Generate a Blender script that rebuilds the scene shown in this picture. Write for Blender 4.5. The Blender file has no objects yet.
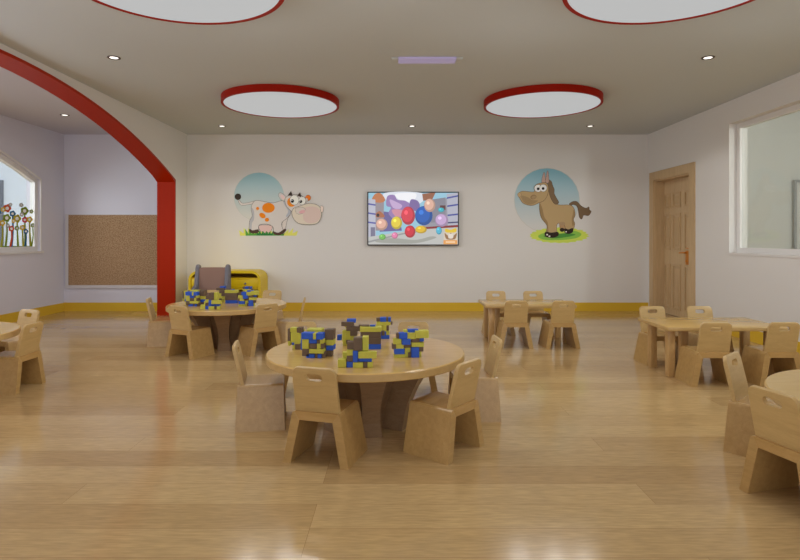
import bpy, bmesh, math, random
from mathutils import Vector, Matrix
random.seed(7)
C = bpy.context.scene.collection
PI = math.pi
# ---------------------------------------------------------------- camera numbers (metres, focal length in pixels)
F, VX, VY, CZ = 564.0, 397.0, 237.5, 1.166
H, YB = 2.80, 8.947
XL, XR, XA = -3.331, 3.98, -5.28
TW = 0.245
YN = -2.6

# ---------------------------------------------------------------- materials
def srgb(c):
    r = []
    for v in c:
        v /= 255.0
        r.append(v/12.92 if v <= .04045 else ((v+.055)/1.055)**2.4)
    return tuple(r) + (1.0,)

def mat(name, col, rough=.6, metal=0, emit=None, estr=1.0, spec=.5, coat=0, bump=0, bscale=200, vary=0, vscale=3):
    m = bpy.data.materials.new(name); m.use_nodes = True
    nt = m.node_tree; b = nt.nodes['Principled BSDF']
    c = srgb(col)
    b.inputs['Base Color'].default_value = c
    b.inputs['Roughness'].default_value = rough
    b.inputs['Metallic'].default_value = metal
    b.inputs['Specular IOR Level'].default_value = spec
    b.inputs['Coat Weight'].default_value = coat
    if emit is not None:
        b.inputs['Emission Color'].default_value = srgb(emit)
        b.inputs['Emission Strength'].default_value = estr
    if bump or vary:
        tc = nt.nodes.new('ShaderNodeTexCoord')
        if vary:
            n = nt.nodes.new('ShaderNodeTexNoise'); n.inputs['Scale'].default_value = vscale
            nt.links.new(tc.outputs['Object'], n.inputs['Vector'])
            mx = nt.nodes.new('ShaderNodeMix'); mx.data_type = 'RGBA'
            nt.links.new(n.outputs['Fac'], mx.inputs['Factor'])
            mx.inputs['A'].default_value = tuple(x*(1-vary) for x in c[:3])+(1,)
            mx.inputs['B'].default_value = tuple(min(1, x*(1+vary)) for x in c[:3])+(1,)
            nt.links.new(mx.outputs['Result'], b.inputs['Base Color'])
        if bump:
            n = nt.nodes.new('ShaderNodeTexNoise'); n.inputs['Scale'].default_value = bscale
            nt.links.new(tc.outputs['Object'], n.inputs['Vector'])
            bp = nt.nodes.new('ShaderNodeBump'); bp.inputs['Strength'].default_value = bump
            bp.inputs['Distance'].default_value = .002
            nt.links.new(n.outputs['Fac'], bp.inputs['Height'])
            nt.links.new(bp.outputs['Normal'], b.inputs['Normal'])
    return m

def wood_mat(name, dark, light, rough=.35, scale=(2, 14, 14), coat=.1, bump=.05):
    m = bpy.data.materials.new(name); m.use_nodes = True
    nt = m.node_tree; b = nt.nodes['Principled BSDF']; L = nt.links.new
    tc = nt.nodes.new('ShaderNodeTexCoord'); mp = nt.nodes.new('ShaderNodeMapping')
    mp.inputs['Scale'].default_value = scale
    oi = nt.nodes.new('ShaderNodeObjectInfo')
    ad = nt.nodes.new('ShaderNodeVectorMath'); ad.operation = 'ADD'
    L(tc.outputs['Object'], ad.inputs[0]); L(oi.outputs['Location'], ad.inputs[1])
    L(ad.outputs[0], mp.inputs['Vector'])
    n1 = nt.nodes.new('ShaderNodeTexNoise'); n1.inputs['Scale'].default_value = 2.2; n1.inputs['Detail'].default_value = 5
    n1.inputs['Distortion'].default_value = .6
    L(mp.outputs[0], n1.inputs['Vector'])
    n2 = nt.nodes.new('ShaderNodeTexNoise'); n2.inputs['Scale'].default_value = 14; n2.inputs['Detail'].default_value = 3
    L(mp.outputs[0], n2.inputs['Vector'])
    ma = nt.nodes.new('ShaderNodeMath'); ma.operation = 'MULTIPLY_ADD'
    ma.inputs[1].default_value = .35; L(n2.outputs['Fac'], ma.inputs[0])
    ma2 = nt.nodes.new('ShaderNodeMath'); ma2.operation = 'MULTIPLY'; ma2.inputs[1].default_value = .65
    L(n1.outputs['Fac'], ma2.inputs[0]); L(ma2.outputs[0], ma.inputs[2])
    cr = nt.nodes.new('ShaderNodeValToRGB')
    cr.color_ramp.elements[0].position = .3; cr.color_ramp.elements[0].color = srgb(dark)
    cr.color_ramp.elements[1].position = .7; cr.color_ramp.elements[1].color = srgb(light)
    L(ma.outputs[0], cr.inputs[0]); L(cr.outputs[0], b.inputs['Base Color'])
    b.inputs['Roughness'].default_value = rough
    b.inputs['Coat Weight'].default_value = coat; b.inputs['Coat Roughness'].default_value = .2
    bp = nt.nodes.new('ShaderNodeBump'); bp.inputs['Strength'].default_value = bump; bp.inputs['Distance'].default_value = .001
    L(ma.outputs[0], bp.inputs['Height']); L(bp.outputs[0], b.inputs['Normal'])
    return m

def floor_mat():
    m = bpy.data.materials.new('laminate_floor'); m.use_nodes = True
    nt = m.node_tree; b = nt.nodes['Principled BSDF']; L = nt.links.new
    tc = nt.nodes.new('ShaderNodeTexCoord')
    mp = nt.nodes.new('ShaderNodeMapping'); mp.inputs['Location'].default_value = (.35, .0, 0)
    L(tc.outputs['Object'], mp.inputs['Vector'])
    bk = nt.nodes.new('ShaderNodeTexBrick')
    bk.offset = .43; bk.offset_frequency = 3; bk.squash = 1.0
    bk.inputs['Scale'].default_value = 1
    bk.inputs['Brick Width'].default_value = 2.6; bk.inputs['Row Height'].default_value = .2055
    bk.inputs['Mortar Size'].default_value = .0009; bk.inputs['Mortar Smooth'].default_value = .3
    bk.inputs['Color1'].default_value = srgb((203, 171, 121)); bk.inputs['Color2'].default_value = srgb((181, 147, 99))
    bk.inputs['Mortar'].default_value = srgb((150, 112, 72)); bk.inputs['Bias'].default_value = -.2
    L(mp.outputs[0], bk.inputs['Vector'])
    # grain running along each board
    mg = nt.nodes.new('ShaderNodeMapping'); mg.inputs['Scale'].default_value = (1.3, 9, 1)
    L(tc.outputs['Object'], mg.inputs['Vector'])
    of = nt.nodes.new('ShaderNodeVectorMath'); of.operation = 'MULTIPLY_ADD'
    L(bk.outputs['Color'], of.inputs[0]); of.inputs[1].default_value = (37, 53, 0); L(mg.outputs[0], of.inputs[2])
    n1 = nt.nodes.new('ShaderNodeTexNoise'); n1.inputs['Scale'].default_value = 1.6; n1.inputs['Detail'].default_value = 6
    n1.inputs['Distortion'].default_value = .55
    L(of.outputs[0], n1.inputs['Vector'])
    wv = nt.nodes.new('ShaderNodeMath'); wv.operation = 'MULTIPLY'; wv.inputs[1].default_value = 26
    L(n1.outputs['Fac'], wv.inputs[0])
    sn = nt.nodes.new('ShaderNodeMath'); sn.operation = 'SINE'; L(wv.outputs[0], sn.inputs[0])
    n2 = nt.nodes.new('ShaderNodeTexNoise'); n2.inputs['Scale'].default_value = 9; n2.inputs['Detail'].default_value = 4
    L(of.outputs[0], n2.inputs['Vector'])
    f1 = nt.nodes.new('ShaderNodeMapRange'); f1.inputs['From Min'].default_value = -1; f1.inputs['To Min'].default_value = .93; f1.inputs['To Max'].default_value = 1.0
    L(sn.outputs[0], f1.inputs['Value'])
    f2 = nt.nodes.new('ShaderNodeMapRange'); f2.inputs['From Min'].default_value = .3; f2.inputs['From Max'].default_value = .7
    f2.inputs['To Min'].default_value = .86; f2.inputs['To Max'].default_value = 1.08
    L(n2.outputs['Fac'], f2.inputs['Value'])
    mu = nt.nodes.new('ShaderNodeMath'); mu.operation = 'MULTIPLY'; L(f1.outputs[0], mu.inputs[0]); L(f2.outputs[0], mu.inputs[1])
    vm = nt.nodes.new('ShaderNodeVectorMath'); vm.operation = 'SCALE'
    L(bk.outputs['Color'], vm.inputs[0]); L(mu.outputs[0], vm.inputs['Scale'])
    L(vm.outputs[0], b.inputs['Base Color'])
    rg = nt.nodes.new('ShaderNodeTexNoise'); rg.inputs['Scale'].default_value = 2.0; L(tc.outputs['Object'], rg.inputs['Vector'])
    rr = nt.nodes.new('ShaderNodeMapRange'); rr.inputs['To Min'].default_value = .07; rr.inputs['To Max'].default_value = .2
    L(rg.outputs['Fac'], rr.inputs['Value']); L(rr.outputs[0], b.inputs['Roughness'])
    b.inputs['Specular IOR Level'].default_value = .75
    bp = nt.nodes.new('ShaderNodeBump'); bp.inputs['Strength'].default_value = .03; bp.inputs['Distance'].default_value = .002
    L(n2.outputs['Fac'], bp.inputs['Height']); L(bp.outputs[0], b.inputs['Normal'])
    return m

def speckle(name, a, b_, scale):
    m = mat(name, a, .95, spec=.1)
    nt = m.node_tree; b = nt.nodes['Principled BSDF']; L = nt.links.new
    tc = nt.nodes.new('ShaderNodeTexCoord'); n = nt.nodes.new('ShaderNodeTexNoise')
    n.inputs['Scale'].default_value = scale; n.inputs['Detail'].default_value = 4
    L(tc.outputs['Object'], n.inputs['Vector'])
    cr = nt.nodes.new('ShaderNodeValToRGB')
    cr.color_ramp.elements[0].position = .38; cr.color_ramp.elements[0].color = srgb(a)
    cr.color_ramp.elements[1].position = .62; cr.color_ramp.elements[1].color = srgb(b_)
    L(n.outputs['Fac'], cr.inputs[0]); L(cr.outputs[0], b.inputs['Base Color'])
    return m

def gradient(name, top, bottom, z0, z1, rough=.7):
    m = mat(name, top, rough, spec=.2)
    nt = m.node_tree; b = nt.nodes['Principled BSDF']; L = nt.links.new
    tc = nt.nodes.new('ShaderNodeTexCoord'); sp = nt.nodes.new('ShaderNodeSeparateXYZ')
    L(tc.outputs['Object'], sp.inputs[0])
    mr = nt.nodes.new('ShaderNodeMapRange'); mr.inputs['From Min'].default_value = z0; mr.inputs['From Max'].default_value = z1
    L(sp.outputs['Z'], mr.inputs['Value'])
    cr = nt.nodes.new('ShaderNodeValToRGB')
    cr.color_ramp.elements[0].color = srgb(bottom); cr.color_ramp.elements[1].color = srgb(top)
    L(mr.outputs[0], cr.inputs[0]); L(cr.outputs[0], b.inputs['Base Color'])
    return m

def glass_mat(name, tint=(255, 255, 255), refl=.12):
    m = bpy.data.materials.new(name); m.use_nodes = True
    nt = m.node_tree; nt.nodes.clear(); L = nt.links.new
    o = nt.nodes.new('ShaderNodeOutputMaterial'); t = nt.nodes.new('ShaderNodeBsdfTransparent'); t.inputs[0].default_value = srgb(tint)
    g = nt.nodes.new('ShaderNodeBsdfGlossy'); g.inputs['Roughness'].default_value = .03
    mx = nt.nodes.new('ShaderNodeMixShader'); mx.inputs[0].default_value = refl
    L(t.outputs[0], mx.inputs[1]); L(g.outputs[0], mx.inputs[2]); L(mx.outputs[0], o.inputs[0])
    return m

M = dict(
    wall=mat('wall_paint', (224, 221, 218), .85, spec=.15, bump=.02),
    annex=mat('annex_wall_paint', (214, 212, 222), .85, spec=.15, bump=.02),
    ceil=mat('ceiling_paint', (198, 203, 206), .9, spec=.1),
    ceil2=mat('annex_ceiling_paint', (196, 193, 202), .9, spec=.1),
    floor=floor_mat(),
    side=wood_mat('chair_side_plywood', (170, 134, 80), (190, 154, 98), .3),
    base=mat('yellow_baseboard', (218, 178, 52), .5, spec=.2),
    red=mat('red_lacquer', (166, 36, 0), .4, spec=.12),
    redlamp=mat('red_lamp_shell', (156, 22, 0), .5, spec=.12),
    chair=wood_mat('chair_plywood', (186, 153, 98), (203, 171, 115), .38),
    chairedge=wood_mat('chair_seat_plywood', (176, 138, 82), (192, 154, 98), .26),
    table=wood_mat('table_plywood', (200, 162, 94), (216, 178, 110), .2, (1.5, 10, 10), .15, .008),
    rim=wood_mat('table_edge', (186, 152, 96), (202, 168, 112), .35),
    ped=wood_mat('pedestal_plywood', (132, 102, 72), (152, 122, 90), .35),  # tone darkened to carry the shade under the tabletop
    leg=wood_mat('table_leg_wood', (176, 138, 86), (202, 164, 110), .35, (10, 10, 2)),
    door=wood_mat('door_wood', (192, 164, 124), (212, 184, 144), .45, (12, 12, 1.2)),
    casing=wood_mat('door_casing_wood', (188, 158, 116), (208, 178, 136), .45, (12, 12, 1.2)),
    gold=mat('brass', (214, 140, 56), .35, .6),
    cork=speckle('cork', (142, 112, 82), (188, 156, 122), 70),
    white=mat('white_frame', (206, 202, 204), .4),
    winwhite=mat('window_frame_white', (225, 222, 220), .35),
    reveal=mat('window_reveal', (196, 190, 186), .7),
    blk=mat('black_bezel', (22, 20, 20), .3),
    grey=mat('grey_upholstery', (120, 118, 126), .8, bump=.1),
    brown=mat('brown_upholstery', (150, 118, 104), .85, bump=.1),
    yellow=mat('yellow_cabinet', (232, 200, 8), .4),
    yshade=mat('yellow_cabinet_shade', (170, 130, 10), .5),  # cabinet yellow darkened, compartment shade put into the colour
    metal=mat('downlight_ring', (70, 60, 52), .35, .6),
    bY=mat('block_olive', (194, 190, 70), .6, vary=.12, vscale=30),
    bB=mat('block_blue', (32, 84, 196), .55, vary=.12, vscale=30),
    bK=mat('block_brown', (104, 84, 66), .65, vary=.15, vscale=30),
    glass=glass_mat('window_glass', (240, 242, 240), .04),
    disc=mat('lamp_diffuser', (70, 70, 70), .7, emit=(179, 181, 182), estr=1.0),
    bulb=mat('downlight_lens', (255, 250, 240), .5, emit=(255, 250, 245), estr=1.6),
    lilac=mat('lilac_diffuser', (140, 130, 160), .5, emit=(152, 140, 172), estr=.55),
    room1=mat('next_room_paint', (222, 222, 218), .85, spec=.1),
    room2=mat('bright_room_paint', (235, 242, 250), .85, spec=.1),
    dkgrey=mat('grey_door_frame', (120, 124, 132), .5),
)
PAL = {}
def bright(c, k=1.5):
    lin = [min(.93, v*k) for v in srgb(c)[:3]]
    return tuple(255*(v*12.92 if v <= .0031308 else 1.055*v**(1/2.4)-.055) for v in lin)
def pal(c, emit=0):
    k = (tuple(c), emit)
    if k not in PAL:
        if emit:
            PAL[k] = mat('screen_colour', (8, 8, 8), .25, emit=c, estr=emit)
        else:
            PAL[k] = mat('print_colour', bright(c), .7, spec=.2)
    return PAL[k]

# ---------------------------------------------------------------- mesh helpers
def newobj(name, bm, mats, parent=None, smooth=False):
    me = bpy.data.meshes.new(name)
    bmesh.ops.recalc_face_normals(bm, faces=bm.faces)
    bm.to_mesh(me); bm.free()
    for m in (mats if isinstance(mats, (list, tuple)) else [mats]):
        me.materials.append(m)
    if smooth:
        me.polygons.foreach_set('use_smooth', [True]*len(me.polygons))
        try: me.set_sharp_from_angle(angle=math.radians(35))
        except Exception: pass
    o = bpy.data.objects.new(name, me); C.objects.link(o)
    if parent is not None: o.parent = parent
    return o

def add_box(bm, x0, x1, y0, y1, z0, z1, bevel=0, seg=2, mi=0):
    vs = [bm.verts.new((x, y, z)) for x in (x0, x1) for y in (y0, y1) for z in (z0, z1)]
    idx = [(0, 1, 3, 2), (4, 6, 7, 5), (0, 4, 5, 1), (2, 3, 7, 6), (0, 2, 6, 4), (1, 5, 7, 3)]
    fs = [bm.faces.new([vs[i] for i in q]) for q in idx]
    for f in fs: f.material_index = mi
    if bevel:
        es = list({e for f in fs for e in f.edges})
        bmesh.ops.bevel(bm, geom=es, offset=bevel, segments=seg, affect='EDGES', profile=.5)

def box(name, x0, x1, y0, y1, z0, z1, m, parent=None, bevel=0, seg=2):
    bm = bmesh.new(); add_box(bm, min(x0,x1), max(x0,x1), min(y0,y1), max(y0,y1), min(z0,z1), max(z0,z1), bevel, seg)
    return newobj(name, bm, m, parent, smooth=bevel > 0)

def fill2d(loops):
    """triangulate outer loop with holes -> (verts2d, tris)"""
    bm = bmesh.new(); 
    for lp in loops:
        vs = [bm.verts.new((p[0], p[1], 0)) for p in lp]
        for i in range(len(vs)): bm.edges.new((vs[i], vs[(i+1) % len(vs)]))
    bmesh.ops.triangle_fill(bm, edges=bm.edges[:], use_beauty=True)
    bm.verts.index_update()
    v = [(a.co.x, a.co.y) for a in bm.verts]; t = [[a.index for a in f.verts] for f in bm.faces]
    bm.free(); return v, t

def add_prism(bm, loops, fn0, fn1, mi=0):
    """fn0/fn1 map (u,v) to 3-D for the two caps"""
    v, t = fill2d(loops)
    a = [bm.verts.new(fn0(*p)) for p in v]; b = [bm.verts.new(fn1(*p)) for p in v]
    fs = []
    for q in t:
        fs.append(bm.faces.new([a[i] for i in q])); fs.append(bm.faces.new([b[i] for i in reversed(q)]))
    k = 0
    for lp in loops:
        n = len(lp)
        for i in range(n):
            j = (i+1) % n
            fs.append(bm.faces.new([a[k+i], a[k+j], b[k+j], b[k+i]]))
        k += n
    for f in fs: f.material_index = mi
    bmesh.ops.dissolve_limit(bm, angle_limit=.002, verts=bm.verts[:], edges=bm.edges[:])
    return fs

def rrect(x0, x1, y0, y1, r, n=6, corners=(1, 1, 1, 1)):
    """corners: bl, br, tr, tl rounded?"""
    pts = []
    for k, (cx, cy, a0) in enumerate([(x0+r, y0+r, PI), (x1-r, y0+r, 1.5*PI), (x1-r, y1-r, 0), (x0+r, y1-r, .5*PI)]):
        if corners[k] and r > 0:
            for i in range(n+1):
                a = a0 + .5*PI*i/n
                pts.append((cx+r*math.cos(a), cy+r*math.sin(a)))
        else:
            pts.append([(x0, y0), (x1, y0), (x1, y1), (x0, y1)][k])
    return pts

def add_tube(bm, pts, r, n=10, cap=True):
    rings = []
    pts = [Vector(p) for p in pts]
    for i, p in enumerate(pts):
        d = (pts[min(i+1, len(pts)-1)] - pts[max(i-1, 0)]).normalized()
        s = d.cross(Vector((0, 0, 1)));
        if s.length < .01: s = d.cross(Vector((1, 0, 0)))
        s.normalize(); t = d.cross(s)
        rr = r[i] if isinstance(r, (list, tuple)) else r
        rings.append([bm.verts.new(p + s*rr*math.cos(2*PI*k/n) + t*rr*math.sin(2*PI*k/n)) for k in range(n)])
    for a, b in zip(rings, rings[1:]):
        for k in range(n): bm.faces.new((a[k], a[(k+1) % n], b[(k+1) % n], b[k]))
    if cap: bm.faces.new(rings[0]); bm.faces.new(rings[-1])

def add_lathe(bm, prof, n=64, mi=0):
    """prof: list of (r, z); closed to the axis at r == 0"""
    rings = []
    for r, z in prof:
        rings.append([bm.verts.new((0, 0, z))] if r < 1e-6 else [bm.verts.new((r*math.cos(2*PI*k/n), r*math.sin(2*PI*k/n), z)) for k in range(n)])
    for a, b in zip(rings, rings[1:]):
        for k in range(n):
            q = [a[k % len(a)], a[(k+1) % len(a)], b[(k+1) % len(b)], b[k % len(b)]]
            q2 = []
            for v in q:
                if v not in q2: q2.append(v)
            if len(q2) > 2: bm.faces.new(q2).material_index = mi

def tag(o, label=None, cat=None, group=None, kind=None):
    if label: o['label'] = label
    if cat: o['category'] = cat
    if group: o['group'] = group
    if kind: o['kind'] = kind
    return o

def thing(name, label, cat, loc=(0, 0, 0), head=0, group=None):
    """head: compass-like heading in degrees, clockwise from +Y"""
    o = bpy.data.objects.new(name, None); C.objects.link(o)
    o.empty_display_size = .1
    o.location = loc; o.rotation_euler = (0, 0, -math.radians(head))
    return tag(o, label, cat, group)

def dup(root, loc, head, label, group=None):
    r = root.copy(); C.objects.link(r); r.location = loc; r.rotation_euler = (0, 0, -math.radians(head))
    r['label'] = label
    if group: r['group'] = group
    for ch in list(root.children):
        c = ch.copy(); C.objects.link(c); c.parent = r
        for g in list(ch.children):
            d = g.copy(); C.objects.link(d); d.parent = c
    return r

def struct(o): o['kind'] = 'structure'; return o

# ================================================================ ROOM SHELL
struct(box('floor', -5.6, 6.9, YN, 9.25, -.12, 0, M['floor']))
struct(box('ceiling', XL-.02, XR+.12, YN, YB+.1, H, H+.1, M['ceil']))
struct(box('ceiling_annex', -5.5, XL-.02, YN, YB+.1, H, H+.1, M['ceil2']))
struct(box('wall_back', XL-TW/2, XR+.12, YB, YB+.12, 0, H, M['wall']))
struct(box('wall_annex_back', -5.5, XL-TW/2, YB, YB+.12, 0, H, M['annex']))

# arch wall
AY0, AC, APK, AS = 4.87, .0552, 2.745, 8.463
def arch_pts(grow=0, n=40):
    half = AS-AY0
    pts = []
    for i in range(n+1):
        y = AS - 2*half*i/n
        pts.append((y, APK - AC*(y-AY0)**2))
    return pts
ARN = 2*AY0-AS
spring = APK-AC*(AS-AY0)**2
bm = bmesh.new()
out = [(YN, 0), (YN, H), (YB, H), (YB, 0), (AS, 0)] + arch_pts() + [(ARN, 0)]
add_prism(bm, [out], lambda u, v: (XL, u, v), lambda u, v: (XL-TW, u, v))
struct(newobj('wall_left', bm, M['wall']))
# red lining of the arch (a frame that follows the opening)
def lining(off):
    p = [(AS-off, 0)]
    for (y, z) in arch_pts():
        d = Vector((y-AY0, 1/(2*AC))) ; d.normalize()
        p.append((y-off*(1 if y == AS else d.x if abs(y-AY0) < AS-AY0 else 1)*1.0, z-off*d.y))
    p[1] = (AS-off, p[1][1]-off*.4); p[-1] = (ARN+off, p[-1][1]-off*.4)
    for i in range(2, len(p)-1): p[i] = (p[i][0], p[i][1])
    p.append((ARN+off, 0))
    return p
bm = bmesh.new()
o1 = lining(0); o2 = lining(.03)
x0, x1 = XL+.012, XL-TW-.012
n = len(o1)
va = [[bm.verts.new((x, p[0], p[1])) for p in o] for x in (x0, x1) for o in (o1, o2)]
for i in range(n-1):
    bm.faces.new((va[0][i], va[0][i+1], va[1][i+1], va[1][i]))
    bm.faces.new((va[2][i], va[2][i+1], va[3][i+1], va[3][i]))
    bm.faces.new((va[0][i], va[0][i+1], va[2][i+1], va[2][i]))
    bm.faces.new((va[1][i], va[1][i+1], va[3][i+1], va[3][i]))
for i in (0, n-1): bm.faces.new((va[0][i], va[1][i], va[3][i], va[2][i]))
t = newobj('trim_1', bm, M['red'], smooth=True); struct(t)
t['label'] = 'red lining around the wide arched opening'

# right wall with window and door openings
DY0, DY1, DZ = 7.655, 8.715, 2.045
WY0, WY1, WZ0, WZ1 = 3.0, 6.76, .974, 2.526
bm = bmesh.new()
outer = [(YN, 0), (DY0, 0), (DY0, DZ), (DY1, DZ), (DY1, 0), (YB, 0), (YB, H), (YN, H)]
win = [(WY0, WZ0), (WY1, WZ0), (WY1, WZ1), (WY0, WZ1)]
add_prism(bm, [outer, win], lambda u, v: (XR, u, v), lambda u, v: (XR+.22, u, v))
struct(newobj('wall_right', bm, M['wall']))

# annex left wall with arch-topped window
AW_Y1, AW_YC, AW_Z0 = 8.34, 6.1, .966
def awtop(y): return 2.5-.484*((y-AW_YC)/2.24)**2
AWY0 = 2*AW_YC-AW_Y1
awl = [(AWY0, AW_Z0), (AW_Y1, AW_Z0)] + [(AW_Y1-(AW_Y1-AWY0)*i/24, awtop(AW_Y1-(AW_Y1-AWY0)*i/24)) for i in range(25)]
bm = bmesh.new()
add_prism(bm, [[(YN, 0), (YB, 0), (YB, H), (YN, H)], awl], lambda u, v: (XA, u, v), lambda u, v: (XA-.2, u, v))
struct(newobj('wall_annex_left', bm, M['annex']))

# baseboards
bh = .135
struct(box('baseboard_back', XL, XR, YB-.014, YB, 0, bh, M['base']))
struct(box('baseboard_annex_back', XA, XL-TW, YB-.014, YB, 0, bh, M['base']))
struct(box('baseboard_annex_left', XA, XA+.014, YN, YB-.014, 0, bh, M['base']))
struct(box('baseboard_left', XL, XL+.014, AS+.005, YB-.014, 0, bh, M['base']))
struct(box('baseboard_right', XR-.014, XR, YN, 7.52, 0, bh, M['base']))

# ---------------------------------------------------------------- right window
bm = bmesh.new()
iw = .06
def ring(y0, y1, z0, z1, w): return [[(y0, z0), (y1, z0), (y1, z1), (y0, z1)], [(y0+w, z0+w), (y1-w, z0+w), (y1-w, z1-w), (y0+w, z1-w)]]
add_prism(bm, ring(WY0+.002, WY1-.002, WZ0+.012, WZ1-.002, iw), lambda u, v: (XR+.09, u, v), lambda u, v: (XR+.15, u, v))
w1 = struct(newobj('window_1', bm, M['winwhite']))
bm = bmesh.new(); add_box(bm, XR+.115, XR+.121, WY0+iw, WY1-iw, WZ0+iw, WZ1-iw); newobj('pane', bm, M['glass'], w1)
box('window_sill', XR-.012, XR+.2, WY0, WY1, WZ0-.012, WZ0+.012, M['winwhite'], w1)
# room seen through it
struct(box('wall_next_room_back', XR+.22, 6.9, 9.0, 9.1, 0, H+.7, M['room1']))
struct(box('wall_next_room_right', 6.8, 6.9, YN, 9.0, 0, H+.7, M['room1']))
struct(box('ceiling_next_room', XR+.22, 6.9, YN, 9.1, H+.7, H+.8, M['room1']))
dt = struct(box('door_2', 6.33, 6.78, 8.93, 9.0, 0, 2.02, M['room1']))
bm = bmesh.new(); add_prism(bm, [[(6.29, 0), (6.33, 0), (6.33, 2.04), (6.78, 2.04), (6.78, 2.08), (6.29, 2.08)][::1]], lambda u, v: (u, 8.94, v), lambda u, v: (u, 8.925, v)); newobj('door_frame', bm, mat('pale_grey_frame', (170, 172, 172), .5), dt)

# ---------------------------------------------------------------- annex window
bm = bmesh.new()
def awl_off(o, n=24):
    a, b = AWY0+o, AW_Y1-o
    return [(a, AW_Z0+o), (b, AW_Z0+o)] + [(b-(b-a)*i/n, awtop(b-(b-a)*i/n)-o*1.05) for i in range(n+1)]
add_prism(bm, [awl_off(.003), awl_off(.07)], lambda u, v: (XA-.03, u, v), lambda u, v: (XA-.10, u, v))
w2 = struct(newobj('window_2', bm, M['winwhite']))
bm = bmesh.new(); add_prism(bm, [awl_off(.068)], lambda u, v: (XA-.062, u, v), lambda u, v: (XA-.068, u, v)); newobj('pane', bm, M['glass'], w2)
bm = bmesh.new(); add_prism(bm, [awl_off(-.02), awl_off(0)], lambda u, v: (XA+.015, u, v), lambda u, v: (XA, u, v)); newobj('window_frame', bm, M['winwhite'], w2)
box('window_sill', XA-.2, XA+.03, AWY0-.05, AW_Y1+.05, AW_Z0-.03, AW_Z0+.004, M['winwhite'], w2)
struct(box('wall_far_room_left', -8.2, -8.1, YN, 11.2, 0, H+.4, M['room2']))
struct(box('wall_far_room_back', -8.1, XA-.2, 11.1, 11.2, 0, H+.4, M['room2']))
struct(box('ceiling_far_room', -8.2, XA-.2, YN, 11.2, H+.4, H+.5, M['room2']))
struct(box('floor_far_room', -8.2, -5.6, YN, 11.2, -.12, 0, M['floor']))
struct(box('trim_2', -8.09, -7.74, 11.05, 11.1, 0, 2.29, M['dkgrey']))

# ---------------------------------------------------------------- wooden door
casw = .135
def cas():
    return [[(DY0-casw, 0), (DY0, 0), (DY0, DZ), (DY1, DZ), (DY1, 0), (DY1+casw, 0), (DY1+casw, DZ+.13), (DY0-casw, DZ+.13)]]
bm = bmesh.new()
add_prism(bm, cas(), lambda u, v: (XR-.022, u, v), lambda u, v: (XR+.0, u, v))
d1 = struct(newobj('door_1', bm, M['casing']))
bm = bmesh.new()
for a in ((DY0-.0, DY0+.02, 0, DZ), (DY1-.02, DY1, 0, DZ)): add_box(bm, XR+.0, XR+.14, a[0], a[1], a[2], a[3])
newobj('door_jamb', bm, M['casing'], d1)
box('door_head', XR, XR+.14, DY0+.02, DY1-.02, DZ-.02, DZ, M['casing'], d1)
LX = XR+.14
bm = bmesh.new(); add_box(bm, LX, LX+.05, DY0, DY1, 0.005, DZ)
leaf = newobj('door_leaf', bm, M['door'], d1)
cols = [(7.84, 8.07), (8.18, 8.41), (8.49, 8.66)]
rows = [(.10, .77), (.98, 1.52), (1.61, 1.835)]
for (a, b) in cols:
    for (z0, z1) in rows:
        bm = bmesh.new()
        # moulding frame and raised field
        add_prism(bm, ring(a, b, z0, z1, .028), lambda u, v: (LX, u, v), lambda u, v: (LX-.016, u, v))
        add_box(bm, LX-.01, LX, a+.055, b-.055, z0+.055, z1-.055, .006, 2)
        newobj('door_panel', bm, M['casing'], leaf)
bm = bmesh.new()
hy, hz = 8.0, .90
add_box(bm, LX-.012, LX, hy-.04, hy+.04, hz-.12, hz+.12, .005, 2)
bmesh.ops.create_uvsphere(bm, u_segments=12, v_segments=8, radius=.018, matrix=Matrix.Translation((LX-.014, hy, hz-.07)))
add_tube(bm, [(LX-.01, hy, hz+.05), (LX-.05, hy, hz+.05), (LX-.055, hy+.03, hz+.05), (LX-.055, hy+.12, hz+.045)], .011, 10)
newobj('door_handle', bm, M['gold'], leaf, smooth=True)

# ---------------------------------------------------------------- ceiling disc lamps
lamps = [(-1.37, 6.67, 'round red-rimmed ceiling lamp hanging above the far left round table'),
         (1.715, 6.67, 'round red-rimmed ceiling lamp above the far rectangular table'),
         (-1.37, 3.44, 'large red-rimmed ceiling lamp cut by the top edge, left one'),
         (1.715, 3.44, 'large red-rimmed ceiling lamp cut by the top edge, right one')]
R = .682; lt = .08
first = None
for x, y, lab in lamps:
    if first is None:
        first = thing('ceiling_lamp', lab, 'ceiling lamp', (x, y, H-lt), 0, 'round red-rimmed ceiling lamps')
        bm = bmesh.new(); add_lathe(bm, [(R, 0), (R, lt-.002), (R-.03, lt-.002), (R-.03, .006), (R-.028, 0), (R, 0)], 96)
        newobj('lamp_rim', bm, M['redlamp'], first, smooth=True)
        bm = bmesh.new(); add_lathe(bm, [(0, .004), (R-.029, .004), (R-.029, .02), (0, .02)], 96)
        newobj('lamp_diffuser', bm, M['disc'], first, smooth=True)
    else:
        dup(first, (x, y, H-lt), 0, lab)

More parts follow.
